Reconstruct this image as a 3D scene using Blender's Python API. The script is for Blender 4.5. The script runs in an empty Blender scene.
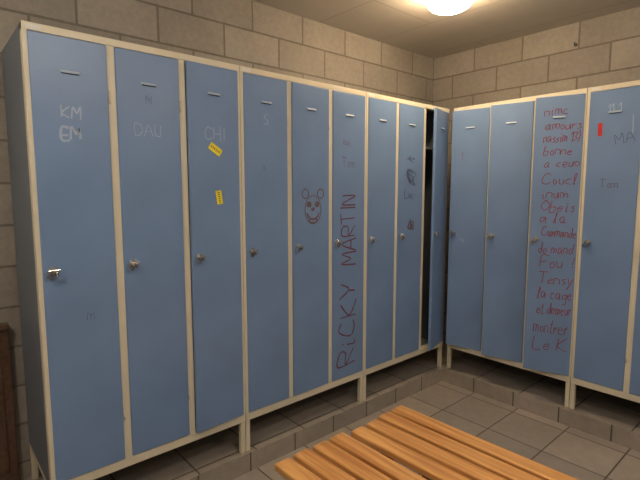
import bpy, bmesh, math, random
from mathutils import Matrix, Vector
random.seed(7)
D=bpy.data; SC=bpy.context.scene; COL=SC.collection
try: SC.view_settings.view_transform='Standard'
except Exception: pass

# ---------------------------------------------------------------- materials
def s2l(c):
    return tuple(((v/255)/12.92 if v/255<=0.04045 else ((v/255+0.055)/1.055)**2.4) for v in c)+(1,)
def newmat(name):
    m=D.materials.new(name); m.use_nodes=True
    nt=m.node_tree; b=nt.nodes['Principled BSDF']
    return m,nt,b
def N(nt,t,**k):
    n=nt.nodes.new(t)
    for a,v in k.items():
        if a in n.inputs: n.inputs[a].default_value=v
        else: setattr(n,a,v)
    return n
def paint(name,rgb,rough=.4,metal=0,var=.08,scale=6,bump=.02,dirt=None):
    m,nt,b=newmat(name); L=nt.links.new
    tc=N(nt,'ShaderNodeTexCoord')
    n=N(nt,'ShaderNodeTexNoise'); n.inputs['Scale'].default_value=scale; n.inputs['Detail'].default_value=6
    L(tc.outputs['Object'],n.inputs['Vector'])
    cr=N(nt,'ShaderNodeValToRGB'); c=s2l(rgb)
    cr.color_ramp.elements[0].position=.3; cr.color_ramp.elements[1].position=.7
    cr.color_ramp.elements[0].color=tuple(x*(1-var) for x in c[:3])+(1,)
    cr.color_ramp.elements[1].color=tuple(min(1,x*(1+var)) for x in c[:3])+(1,)
    L(n.outputs['Fac'],cr.inputs['Fac'])
    out=cr.outputs['Color']
    if dirt:
        n2=N(nt,'ShaderNodeTexNoise'); n2.inputs['Scale'].default_value=45; n2.inputs['Detail'].default_value=8; n2.inputs['Roughness'].default_value=.7
        L(tc.outputs['Object'],n2.inputs['Vector'])
        r2=N(nt,'ShaderNodeValToRGB'); r2.color_ramp.elements[0].position=.66; r2.color_ramp.elements[1].position=.74
        r2.color_ramp.elements[0].color=(0,0,0,1); r2.color_ramp.elements[1].color=(.45,.45,.45,1)
        L(n2.outputs['Fac'],r2.inputs['Fac'])
        mx=N(nt,'ShaderNodeMixRGB'); mx.inputs['Color2'].default_value=s2l(dirt)
        L(r2.outputs['Color'],mx.inputs['Fac']); L(out,mx.inputs['Color1']); out=mx.outputs['Color']
    L(out,b.inputs['Base Color'])
    mr=N(nt,'ShaderNodeMapRange'); mr.inputs['To Min'].default_value=rough-.06; mr.inputs['To Max'].default_value=rough+.1
    L(n.outputs['Fac'],mr.inputs['Value']); L(mr.outputs['Result'],b.inputs['Roughness'])
    b.inputs['Metallic'].default_value=metal
    if bump:
        bp=N(nt,'ShaderNodeBump'); bp.inputs['Strength'].default_value=bump*5; bp.inputs['Distance'].default_value=.01
        n3=N(nt,'ShaderNodeTexNoise'); n3.inputs['Scale'].default_value=scale*.8
        L(tc.outputs['Object'],n3.inputs['Vector']); L(n3.outputs['Fac'],bp.inputs['Height']); L(bp.outputs['Normal'],b.inputs['Normal'])
    return m
def masonry(name,c1,c2,cm,bw,rh,mortar,offset,axes,rough,bump,noise=30,shift=(0,0),spk=.25):
    m,nt,b=newmat(name); L=nt.links.new
    g=N(nt,'ShaderNodeNewGeometry'); sp=N(nt,'ShaderNodeSeparateXYZ'); L(g.outputs['Position'],sp.inputs[0])
    cb=N(nt,'ShaderNodeCombineXYZ')
    for i,a in enumerate(axes):
        ad=N(nt,'ShaderNodeMath',operation='ADD'); ad.inputs[1].default_value=shift[i]+20*bw*(i==0)
        L(sp.outputs[a],ad.inputs[0]); L(ad.outputs[0],cb.inputs[i])
    br=N(nt,'ShaderNodeTexBrick'); br.offset=offset; br.squash=1
    for k,v in (('Scale',1),('Brick Width',bw),('Row Height',rh),('Mortar Size',mortar),('Mortar Smooth',.3),('Bias',0)): br.inputs[k].default_value=v
    br.inputs['Color1'].default_value=s2l(c1); br.inputs['Color2'].default_value=s2l(c2); br.inputs['Mortar'].default_value=s2l(cm)
    L(cb.outputs[0],br.inputs['Vector'])
    n=N(nt,'ShaderNodeTexNoise'); n.inputs['Scale'].default_value=noise; n.inputs['Detail'].default_value=8; n.inputs['Roughness'].default_value=.7
    L(g.outputs['Position'],n.inputs['Vector'])
    nb=N(nt,'ShaderNodeTexNoise'); nb.inputs['Scale'].default_value=2.2; nb.inputs['Detail'].default_value=4
    L(g.outputs['Position'],nb.inputs['Vector'])
    av=N(nt,'ShaderNodeMath',operation='ADD'); L(n.outputs['Fac'],av.inputs[0]); L(nb.outputs['Fac'],av.inputs[1])
    mr=N(nt,'ShaderNodeMapRange'); mr.inputs['From Min'].default_value=.6; mr.inputs['From Max'].default_value=1.4
    mr.inputs['To Min'].default_value=1-spk; mr.inputs['To Max'].default_value=1+spk; L(av.outputs[0],mr.inputs['Value'])
    vm=N(nt,'ShaderNodeVectorMath',operation='SCALE'); L(br.outputs['Color'],vm.inputs[0]); L(mr.outputs[0],vm.inputs['Scale'])
    L(vm.outputs[0],b.inputs['Base Color']); b.inputs['Roughness'].default_value=rough
    h=N(nt,'ShaderNodeMath',operation='MULTIPLY_ADD'); L(n.outputs['Fac'],h.inputs[0]); h.inputs[1].default_value=.35
    inv=N(nt,'ShaderNodeMath',operation='SUBTRACT'); inv.inputs[0].default_value=1; L(br.outputs['Fac'],inv.inputs[1]); L(inv.outputs[0],h.inputs[2])
    bp=N(nt,'ShaderNodeBump'); bp.inputs['Strength'].default_value=bump; bp.inputs['Distance'].default_value=.008
    L(h.outputs[0],bp.inputs['Height']); L(bp.outputs['Normal'],b.inputs['Normal'])
    return m
def emis(name,rgb,st):
    m,nt,b=newmat(name); b.inputs['Emission Color'].default_value=s2l(rgb); b.inputs['Emission Strength'].default_value=st
    b.inputs['Base Color'].default_value=s2l(rgb); return m
def woodmat(name,ca,cb_,rough=.45):
    m,nt,b=newmat(name); L=nt.links.new
    tc=N(nt,'ShaderNodeTexCoord'); mp=N(nt,'ShaderNodeMapping'); mp.inputs['Scale'].default_value=(1.5,28,28)
    L(tc.outputs['Object'],mp.inputs[0])
    n=N(nt,'ShaderNodeTexNoise'); n.inputs['Scale'].default_value=1.6; n.inputs['Detail'].default_value=7; n.inputs['Distortion'].default_value=.6
    L(mp.outputs[0],n.inputs['Vector'])
    cr=N(nt,'ShaderNodeValToRGB'); cr.color_ramp.elements[0].position=.3; cr.color_ramp.elements[1].position=.68
    cr.color_ramp.elements[0].color=s2l(ca); cr.color_ramp.elements[1].color=s2l(cb_)
    L(n.outputs['Fac'],cr.inputs['Fac']); L(cr.outputs['Color'],b.inputs['Base Color']); b.inputs['Roughness'].default_value=rough
    bp=N(nt,'ShaderNodeBump'); bp.inputs['Strength'].default_value=.15; bp.inputs['Distance'].default_value=.003
    L(n.outputs['Fac'],bp.inputs['Height']); L(bp.outputs['Normal'],b.inputs['Normal'])
    return m

BLUE=paint('blue_door_paint',(116,145,188),.33,0,.08,3,.012,dirt=(92,112,142))
VENT=paint('pale_vent_paint',(176,192,212),.3,0,.06,9,0)  # vent faces in a paler blue than the door
SIDE=paint('blue_grey_side_paint',(112,124,138),.42,0,.1,4,.01)
INN=paint('inner_grey_paint',(130,138,146),.55)
CREAM=paint('cream_frame_paint',(226,218,196),.4,0,.05,8,.005,dirt=(160,145,120))
CHROME=paint('chrome',(210,210,210),.22,1,.03,10,0)
DARK=paint('dark_slot',(60,72,92),.8)
WHITE=paint('white_marker',(168,186,212),.7)
RED=paint('red_marker',(138,66,78),.6)
MAROON=paint('dark_red_marker',(108,60,76),.6)
BROWN=paint('brown_marker',(108,84,86),.6)
NAVY=paint('navy_marker',(72,84,116),.6)
REDS=paint('red_sticker',(205,40,36),.5)
YEL=paint('yellow_sticker',(240,222,40),.5)
LABEL=paint('white_label',(226,226,220),.5)
WC=((166,160,151),(152,146,138),(126,120,112))
WBLK_X=masonry('block_wall_back_mat',*WC,.4,.19,.0065,.5,('X','Z'),.9,.6,shift=(.1,.0))
WBLK_Y=masonry('block_wall_left_mat',*WC,.4,.19,.0065,.5,('Y','Z'),.9,.6,shift=(.2,.0))
FLOORM=masonry('floor_tile_mat',(162,153,144),(146,139,131),(84,77,70),.33,.33,.005,0,('X','Y'),.42,.35,noise=18,shift=(.02,.11),spk=.18)
KERBX=masonry('kerb_tile_x',(162,153,144),(150,143,135),(84,77,70),.3,.5,.005,0,('X','Z'),.5,.35,shift=(0,.25),noise=18)
KERBY=masonry('kerb_tile_y',(162,153,144),(150,143,135),(84,77,70),.3,.5,.005,0,('Y','Z'),.5,.35,shift=(0,.25),noise=18)
CEILM=masonry('ceiling_panel_mat',(212,205,195),(207,200,190),(176,168,158),3.0,.6,.004,.5,('X','Y'),.85,.15,noise=9,shift=(0,.25),spk=.05)
WOOD=woodmat('pine_slat',(186,124,64),(232,176,106),.42)
DWOOD=woodmat('dark_wood',(86,62,50),(112,84,66),.5)
STEEL=paint('bench_steel',(90,90,92),.4,.6)

# ---------------------------------------------------------------- mesh helpers
class MB:
    def __init__(s): s.bm=bmesh.new(); s.mats=[]
    def mi(s,m):
        if m not in s.mats: s.mats.append(m)
        return s.mats.index(m)
    def box(s,x0,x1,y0,y1,z0,z1,m,bev=0):
        r=bmesh.ops.create_cube(s.bm,size=1); vs=r['verts']
        bmesh.ops.transform(s.bm,verts=vs,matrix=Matrix.Translation(((x0+x1)/2,(y0+y1)/2,(z0+z1)/2))@Matrix.Diagonal((x1-x0,y1-y0,z1-z0,1)))
        fs=set(f for v in vs for f in v.link_faces); k=s.mi(m)
        for f in fs: f.material_index=k
        if bev:
            es=list(set(e for v in vs for e in v.link_edges))
            rr=bmesh.ops.bevel(s.bm,geom=es,offset=bev,segments=2,profile=.5,affect='EDGES')
            for f in rr['faces']: f.material_index=k
    def cyl(s,c,r,h,axis,m,r2=None,seg=24):
        rt={'X':Matrix.Rotation(math.pi/2,4,'Y'),'Y':Matrix.Rotation(math.pi/2,4,'X'),'Z':Matrix.Identity(4)}[axis]
        q=bmesh.ops.create_cone(s.bm,cap_ends=True,segments=seg,radius1=r,radius2=r if r2 is None else r2,depth=h,matrix=Matrix.Translation(c)@rt)
        k=s.mi(m)
        for f in set(f for v in q['verts'] for f in v.link_faces): f.material_index=k; f.smooth=len(f.verts)==4
    def poly(s,vs,fs,m):
        v=[s.bm.verts.new(p) for p in vs]; k=s.mi(m)
        for f in fs: s.bm.faces.new([v[i] for i in f]).material_index=k
    def obj(s,name,parent=None,loc=(0,0,0),rz=0):
        me=D.meshes.new(name); bmesh.ops.recalc_face_normals(s.bm,faces=s.bm.faces[:]); s.bm.to_mesh(me); s.bm.free()
        for m in s.mats: me.materials.append(m)
        o=D.objects.new(name,me); COL.objects.link(o); o.location=loc; o.rotation_euler=(0,0,rz)
        if parent: o.parent=parent
        return o
def empty(name,loc,rz=0):
    o=D.objects.new(name,None); o.empty_display_size=.1; COL.objects.link(o); o.location=loc; o.rotation_euler=(0,0,rz); return o

# ---------------------------------------------------------------- handwriting
G={'A':[[(0,0),(.45,1),(.9,0)],[(.15,.4),(.75,.4)]],'B':[[(0,0),(0,1),(.6,.9),(.5,.6),(0,.52),(.7,.35),(.5,.02),(0,0)]],
'C':[[(.8,.85),(.4,1),(.05,.6),(.1,.15),(.5,0),(.85,.15)]],'D':[[(0,0),(0,1),(.6,.85),(.75,.4),(.4,.02),(0,0)]],
'E':[[(.7,1),(0,1),(0,0),(.7,0)],[(0,.5),(.55,.52)]],'F':[[(.7,1),(0,1),(0,0)],[(0,.5),(.55,.52)]],'H':[[(0,0),(0,1)],[(.7,0),(.7,1)],[(0,.5),(.7,.5)]],
'I':[[(.2,0),(.2,1)]],'K':[[(0,0),(0,1)],[(.7,1),(0,.45),(.75,0)]],'L':[[(0,1),(0,0),(.65,0)]],'M':[[(0,0),(.05,1),(.45,.4),(.85,1),(.9,0)]],
'N':[[(0,0),(0,1),(.7,0),(.7,1)]],'O':[[(.4,1),(.05,.7),(.05,.3),(.4,0),(.75,.3),(.75,.7),(.4,1)]],'P':[[(0,0),(0,1),(.6,.9),(.6,.6),(0,.48)]],
'R':[[(0,0),(0,1),(.6,.9),(.6,.6),(0,.48),(.7,0)]],'S':[[(.7,.9),(.3,1),(.05,.75),(.6,.4),(.6,.1),(.05,.05)]],'T':[[(0,1),(.8,1)],[(.4,1),(.4,0)]],
'U':[[(0,1),(.05,.2),(.4,0),(.7,.2),(.7,1)]],'V':[[(0,1),(.4,0),(.8,1)]],'Y':[[(0,1),(.4,.5),(.8,1)],[(.4,.5),(.3,0)]],'!':[[(.2,1),(.2,.3)],[(.2,.1),(.22,0)]],
'a':[[(.5,.5),(.15,.5),(.05,.15),(.3,0),(.5,.45),(.5,.05),(.65,0)]],'b':[[(0,1),(0,0),(.4,.05),(.45,.4),(.05,.45)]],'c':[[(.45,.45),(.15,.45),(.05,.1),(.5,.02)]],
'd':[[(.45,.45),(.1,.4),(.1,.05),(.45,.1),(.5,1),(.5,0)]],'e':[[(.05,.25),(.45,.3),(.3,.5),(.05,.3),(.15,0),(.5,.05)]],'g':[[(.5,.5),(.1,.45),(.1,.1),(.5,.15),(.5,.5),(.45,-.4),(.1,-.3)]],
'i':[[(.15,.5),(.15,.05),(.3,0)],[(.15,.75),(.18,.78)]],'l':[[(.05,0),(.25,.9),(.1,.9),(.1,.1),(.3,0)]],'m':[[(0,0),(0,.5),(.3,.45),(.32,0),(.35,.45),(.62,.45),(.65,0)]],
'n':[[(0,0),(0,.5),(.4,.45),(.45,0)]],'o':[[(.25,.5),(.05,.3),(.2,0),(.45,.2),(.25,.5)]],'r':[[(0,0),(.05,.5),(.1,.35),(.4,.5)]],'s':[[(.4,.5),(.1,.4),(.4,.15),(.05,0)]],
't':[[(.2,.9),(.2,.05),(.4,0)],[(0,.6),(.4,.62)]],'u':[[(0,.5),(.05,.05),(.35,.05),(.4,.5),(.45,0)]],'y':[[(0,.5),(.2,.1)],[(.45,.5),(.1,-.4)]],
'1':[[(0,.7),(.25,1),(.25,0)]],'3':[[(0,.9),(.5,.9),(.2,.55),(.5,.3),(0,.05)]],')':[[(0,1.1),(.25,.5),(0,-.1)]]}
def cat(p,n=5):
    if len(p)<3: return p
    q=[p[0]]+p+[p[-1]]; out=[]
    for i in range(1,len(q)-2):
        for k in range(n):
            t=k/n; a,b,c,d=q[i-1],q[i],q[i+1],q[i+2]
            out.append(tuple(.5*(2*b[j]+(c[j]-a[j])*t+(2*a[j]-5*b[j]+4*c[j]-d[j])*t*t+(3*b[j]-a[j]-3*c[j]+d[j])*t**3) for j in (0,1)))
    out.append(p[-1]); return out
def ribbon(mb,pts,w,m,y):
    n=len(pts); L=[];R=[]
    for i,p in enumerate(pts):
        a=pts[max(0,i-1)]; b=pts[min(n-1,i+1)]; dx,dy=b[0]-a[0],b[1]-a[1]; l=math.hypot(dx,dy) or 1
        ww=w*(.5+.12*random.uniform(-1,1)); nx,ny=-dy/l*ww,dx/l*ww
        L.append((p[0]+nx,y,p[1]+ny)); R.append((p[0]-nx,y,p[1]-ny))
    mb.poly(L+R,[(i,i+1,n+i+1,n+i) for i in range(n-1)],m)
def write(mb,txt,x,z,h,m,w=.004,ang=0,y=-.0206,jit=.05,sx=.8,gap=.2,sh=0):
    cur=0; ca,sa=math.cos(ang),math.sin(ang)
    for ch in txt:
        if ch==' ': cur+=.45; continue
        st=G.get(ch) or G['o']; mw=max(p[0] for s in st for p in s); dz=random.uniform(-.06,.06)
        for s in st:
            P=[((cur+px+sh*pz+random.uniform(-jit,jit))*h*sx,(pz+dz+random.uniform(-jit,jit))*h) for px,pz in s]
            P=cat(P); P=[(x+a*ca-b*sa,z+a*sa+b*ca) for a,b in P]
            y-=.00001; ribbon(mb,P,w,m,y)
        cur+=mw+gap
def scribble(mb,x,z,rx,rz,n,m,w=.004,y=-.0206):
    P=[(x+random.uniform(-rx,rx),z+random.uniform(-rz,rz)) for _ in range(n)]
    ribbon(mb,cat(P),w,m,y)
def circ(mb,x,z,rx,rz,m,w=.004,a0=0,a1=6.4,y=-.0207):
    ribbon(mb,[(x+rx*math.cos(a0+(a1-a0)*i/20),z+rz*math.sin(a0+(a1-a0)*i/20)) for i in range(21)],w,m,y)
def sticker(mb,x,z,w,h,ang,m,bars=True):
    ca,sa=math.cos(ang),math.sin(ang)
    def q(x0,x1,z0,z1,y,mm):
        mb.poly([(x+a*ca-b*sa,y,z+a*sa+b*ca) for a,b in((x0,z0),(x1,z0),(x1,z1),(x0,z1))],[(0,1,2,3)],mm)
    q(-w/2,w/2,-h/2,h/2,-.0212,m)
    if bars:
        for i in range(6):
            xx=-w*.38+i*w*.14; q(xx,xx+w*.06,-h*.15,h*.15,-.0215,DARK)

# ---------------------------------------------------------------- lockers
W=.9; P=.02; ZB=.175; ZT=1.985; DEP=.48
DW=.268; Z0=ZB+.042; Z1=ZT-.03
def make_door(parent,i,ang,deco):
    hx=.3*i+.3-.016; mb=MB()
    w=DW; z0,z1=Z0,Z1
    mb.box(-w,0,-.020,0,z0,z1,BLUE,.003)
    # pressed louvre vent
    cx=-w/2; zz=z1-.13; a=.034
    mb.poly([(cx-a,-.0202,zz+.009),(cx+a,-.0202,zz+.009),(cx+a-.004,-.027,zz-.001),(cx-a+.004,-.027,zz-.001),(cx-a,-.0202,zz-.002),(cx+a,-.0202,zz-.002)],
            [(0,1,2,3),(0,3,4),(1,5,2)],VENT)
    mb.poly([(cx-a+.004,-.0203,zz-.005),(cx+a-.004,-.0203,zz-.005),(cx+a-.004,-.0203,zz-.001),(cx-a+.004,-.0203,zz-.001)],[(0,1,2,3)],DARK)
    # inner stiffener channel
    mb.box(-w*.6,-w*.4,.0005,.012,z0+.05,z1-.05,BLUE,.002)
    # hinges
    for hz in (z0+.2,z1-.2): mb.cyl((.006,-.012,hz),.005,.05,'Z',CREAM,seg=12)
    # turning latch with padlock eye
    lx=-w+.036; lz=1.075
    mb.cyl((lx,-.022,lz),.017,.005,'Y',CHROME)
    mb.cyl((lx,-.029,lz),.012,.012,'Y',CHROME)
    mb.box(lx-.022,lx+.022,-.040,-.033,lz-.006,lz+.006,CHROME,.002)
    mb.box(lx+.003,lx+.009,-.052,-.033,lz-.018,lz-.002,CHROME,.0015)
    q=[(lx-.012+.011*math.cos(t*math.pi/8),-.038,lz-.014+.012*math.sin(t*math.pi/8)) for t in range(0,17)]
    for a,b in zip(q,q[1:]):
        c=[(a[j]+b[j])/2 for j in range(3)]; mb.box(c[0]-.003,c[0]+.003,c[1]-.003,c[1]+.003,c[2]-.003,c[2]+.003,CHROME)
    d=mb.obj('door_%d'%(i+1),parent,(hx,-.002,0),ang)
    if deco:
        mg=MB(); deco(mg); mg.obj('door_%d_markings'%(i+1),d)
def locker(loc,rz,angs,decos,labels=()):
    e=empty('metal_locker',loc,rz); mb=MB(); w=W-.003
    # carcass
    mb.box(.001,.003,.004,DEP,ZB+.01,ZT-.001,SIDE); mb.box(w-.003,w-.001,.004,DEP,ZB+.01,ZT-.001,SIDE)
    mb.box(.003,w-.003,DEP-.003,DEP,ZB+.01,ZT-.001,SIDE)
    mb.box(.001,w-.001,.002,DEP,ZT-.003,ZT-.0005,SIDE); mb.box(.003,w-.003,.002,DEP-.003,ZB+.012,ZB+.016,INN)
    for k in(1,2): mb.box(.3*k-.001,.3*k+.001,.022,DEP-.003,ZB+.016,ZT-.003,INN)
    for k in range(3):
        mb.box(.3*k+.004,.3*k+.296,.03,DEP-.005,ZT-.30,ZT-.285,INN)
        mb.cyl((.3*k+.15,DEP*.5,ZT-.34),.008,.28,'X',CHROME,seg=12)
    # front frame
    for a,b in((0,.017),(.284,.316),(.584,.616),(.880,w)): mb.box(a,b,0-.018,.022,ZB,ZT,CREAM,.002) if a not in(.284,.584) else mb.box(a,b,-.016,.022,ZB+.03,ZT-.02,CREAM,.002)
    mb.box(.0,w,-.0185,.0215,ZT-.028,ZT+.0005,CREAM,.002); mb.box(.0,w,-.0185,.0215,ZB,ZB+.04,CREAM,.002)
    # base frame + legs
    for lx in(.001,w-.026):
        for ly in(-.014,DEP-.03):
            mb.box(lx,lx+.025,ly,ly+.025,0,ZB+.005,CREAM,.0015)
            mb.box(lx-.0,lx+.025,ly,ly+.025,0,.006,CREAM)
        mb.box(lx+.002,lx+.023,.01,DEP-.02,ZB-.02,ZB+.011,CREAM)
    for lb in labels:
        mb.poly([(lb,-.0193,ZT-.023),(lb+.05,-.0193,ZT-.023),(lb+.05,-.0193,ZT-.006),(lb,-.0193,ZT-.006)],[(0,1,2,3)],LABEL)
    mb.obj('body',e)
    for i in range(3): make_door(e,i,math.radians(angs[i]),decos[i])
    return e
PZ=.105
def d1(m):
    write(m,'KM',-.17,1.66,.045,WHITE,.006,jit=.1); write(m,'EM',-.175,1.575,.045,WHITE,.009,jit=.1)
    write(m,'m',-.12,.86,.05,NAVY,.002)
def d2(m):
    write(m,'DAU',-.20,1.61,.05,WHITE,.003)
    write(m,'M',-.15,1.745,.035,NAVY,.0015)
def d3(m):
    write(m,'CHI',-.19,1.62,.06,WHITE,.0035); sticker(m,-.135,1.575,.07,.036,math.radians(-32),YEL); sticker(m,-.12,1.35,.065,.032,math.radians(98),YEL)
def d4(m): write(m,'S',-.15,1.72,.05,WHITE,.003); scribble(m,-.13,1.5,.03,.02,5,NAVY,.0015)
def d5(m):
    circ(m,-.125,1.275,.06,.08,BROWN,.005,y=-.0213); circ(m,-.125,1.26,.042,.038,BROWN,.009,3.2,6.2,y=-.0212)
    for sx in(-.03,.03):
        for r in(.006,.013): circ(m,-.125+sx,1.305,r*1.1,r,BROWN,.007,y=-.021-r*.01)
        circ(m,-.125+sx*1.9,1.365,.024,.026,BROWN,.006,y=-.0214)
    circ(m,-.125,1.278,.009,.006,BROWN,.009,y=-.0211)
    circ(m,-.125,1.212,.03,.012,BROWN,.008,y=-.0209)
def d6(m):
    write(m,'RiCKY',-.08,.30,.135,MAROON,.009,math.pi/2,jit=.06,sx=.9,gap=.22); write(m,'MARTIN',-.08,.93,.12,MAROON,.008,math.pi/2,jit=.06,sx=.68)
    write(m,'Tim',-.2,1.52,.06,MAROON,.003); write(m,'oui',-.19,1.65,.05,MAROON,.003)
def d8(m):
    scribble(m,-.13,1.47,.05,.07,18,NAVY,.005); scribble(m,-.14,1.6,.04,.03,9,NAVY,.004); scribble(m,-.13,1.15,.05,.05,14,BROWN,.005); write(m,'Luc',-.2,1.33,.06,NAVY,.005)
def r1(m): write(m,'T',-.2,1.6,.05,RED,.003); scribble(m,-.17,1.02,.02,.02,6,WHITE,.003)
def r3(m):
    L=[('nimc',1.84,.055),('amours',1.755,.055),('nassim 13)',1.68,.06),('bonne',1.60,.055),('a ceux',1.53,.055),('Coucl',1.42,.065),('inum',1.335,.065),('Obeis',1.255,.065),('a la',1.18,.065),
       ('Commande',1.10,.06),('de mand',.99,.065),('Fou !',.90,.07),('Tensy',.79,.075),('la cage',.70,.07),('et demeur',.60,.07),('montrer',.48,.085),('Le K',.36,.085)]
    for t,z,h in L:
        tw=sum((max(p[0] for s in (G.get(c) or G['o']) for p in s)+.16) if c!=' ' else .45 for c in t)*h*.8
        sx=.8*min(1.2,.20/tw); write(m,t,-.222+random.uniform(0,.02),z,h,RED,.0048,random.uniform(-.02,.06),jit=.06,sx=sx,gap=.16,sh=.18)
def r4(m):
    sticker(m,-.205,1.735,.022,.075,0,REDS,False); write(m,'11 1',-.17,1.82,.05,WHITE,.004); write(m,'MA',-.12,1.64,.06,NAVY,.003,.2); write(m,'Tom',-.19,1.4,.05,BROWN,.003)
    write(m,'I',-.06,1.7,.11,WHITE,.004)
H=math.pi/2; SH=-.016
locker((0,-2.7+SH,PZ),H,(0,0,3.5),(d1,d2,d3),(.012,))
locker((0,-1.8+SH,PZ),H,(0,.8,0),(d4,d5,d6),(.01,.62))
locker((0,-.9+SH,PZ),H,(0,0,15),(None,d8,None),(.02,))
locker((.055,0,PZ),0,(11,13,18),(r1,None,r3),(.03,.6))
locker((.955,0,PZ),0,(0,0,0),(r4,None,None),(.02,))
locker((1.855,0,PZ),0,(0,0,0),(None,None,None))

# ---------------------------------------------------------------- room
X0,X1,Y0,Y1,ZC=-.5,3.6,-4.4,.5,2.65
def room(name,a,m):
    mb=MB(); mb.box(*a,m); return mb.obj(name)
room('floor',(X0-.1,X1+.1,Y0-.1,Y1+.1,-.1,0),FLOORM)
room('ceiling',(X0-.1,X1+.1,Y0-.1,Y1+.1,ZC,ZC+.1),CEILM)
room('wall_left',(X0-.1,X0,Y0,Y1,0,ZC),WBLK_Y)
room('wall_right',(X1,X1+.1,Y0,Y1,0,ZC),WBLK_Y)
room('wall_back',(X0-.1,X1+.1,Y1,Y1+.1,0,ZC),WBLK_X)
room('wall_front',(X0-.1,X1+.1,Y0-.1,Y0,0,ZC),WBLK_X)
# tiled kerb the lockers stand on
def kerb(name,a,msurf,mtop):
    mb=MB(); mb.box(*a,msurf)
    mb.bm.normal_update()
    for f in mb.bm.faces:
        if abs(f.normal.z)>.5: f.material_index=mb.mi(mtop)
    return mb.obj(name)
kerb('trim_1',(X0,.03,Y0,Y1,0,PZ),KERBY,FLOORM)
kerb('trim_2',(.03,X1,-.03,Y1,0,PZ),KERBX,FLOORM)
# low dark wooden panel at near end of left wall
mb=MB(); mb.box(X0,X0+.035,-3.9,-2.765,PZ,.86,DWOOD,.004); mb.box(X0,X0+.05,-3.9,-2.765,.86,.885,DWOOD,.004)
for k in range(4): mb.box(X0+.034,X0+.04,-3.88+k*.28,-3.64+k*.28,PZ+.08,.8,DWOOD,.002)
mb.obj('trim_3')
# wall hook
mb=MB(); mb.cyl((.68,Y1-.003,2.5),.012,.006,'Y',STEEL); mb.cyl((.68,Y1-.014,2.5),.004,.024,'Y',STEEL); mb.cyl((.68,Y1-.026,2.506),.004,.018,'Z',STEEL); mb.obj('wall_hook')

# ---------------------------------------------------------------- benches
def bench(loc,L=1.5,rz=0):
    e=empty('slatted_bench',loc,rz); h=.45; sw=.076; gp=.019
    for k in range(4):
        mb=MB(); off=random.uniform(-.004,.004)
        mb.box(off,L+off,k*(sw+gp),k*(sw+gp)+sw,h-.028,h,WOOD,.005); o=mb.obj('slat_%d'%(k+1),e)
    mb=MB(); wd=4*sw+3*gp
    for x in(.16,L-.2):
        mb.box(x,x+.035,.01,wd-.01,h-.063,h-.028,STEEL,.003)
        for y in(.02,wd-.055):
            mb.box(x,x+.035,y,y+.035,0,h-.06,STEEL,.003)
        mb.box(x+.005,x+.03,.05,wd-.05,.1,.13,STEEL,.003)
    mb.box(.18,L-.18,wd/2-.015,wd/2+.015,.1,.13,STEEL,.003)
    mb.obj('frame',e)
bench((.67,-1.695,0),1.5,math.radians(1.6)); bench((.65,-2.085,0),1.5,math.radians(.3))

# ---------------------------------------------------------------- lamps
def lamp(x,y,st,rgb):  # also builds the unseen lamps added for fill
    e=empty('ceiling_lamp',(x,y,ZC)); mb=MB(); mb.cyl((0,0,-.01),.12,.02,'Z',LABEL,seg=40); mb.obj('lamp_base',e)
    mb=MB(); r=bmesh.ops.create_uvsphere(mb.bm,u_segments=32,v_segments=16,radius=.13)
    for v in mb.bm.verts: v.co.z=v.co.z*.42-.065
    em=emis('lamp_glass',rgb,st); mb.mi(em)
    for f in mb.bm.faces: f.smooth=True
    mb.obj('lamp_glass',e)
lamp(.385,-.61,68,(255,222,178))
lamp(2.0,-2.2,80,(255,240,220))
lamp(2.9,-.9,62,(255,240,220))  # unseen lamp added as fill to brighten the room
lamp(.9,-3.7,85,(255,240,220))  # another added fill lamp, out of view behind the camera
wd=D.worlds.new('world'); SC.world=wd; wd.use_nodes=True
wd.node_tree.nodes['Background'].inputs[0].default_value=(.5,.48,.45,1); wd.node_tree.nodes['Background'].inputs[1].default_value=.1

# ---------------------------------------------------------------- camera
cam=D.cameras.new('camera'); co=D.objects.new('camera',cam); COL.objects.link(co); SC.camera=co
cam.sensor_width=36; cam.lens=458/640*36; cam.clip_start=.05
co.location=(2.0,-3.04,1.485); co.rotation_euler=(math.radians(90-6.1),0,math.radians(48.7))
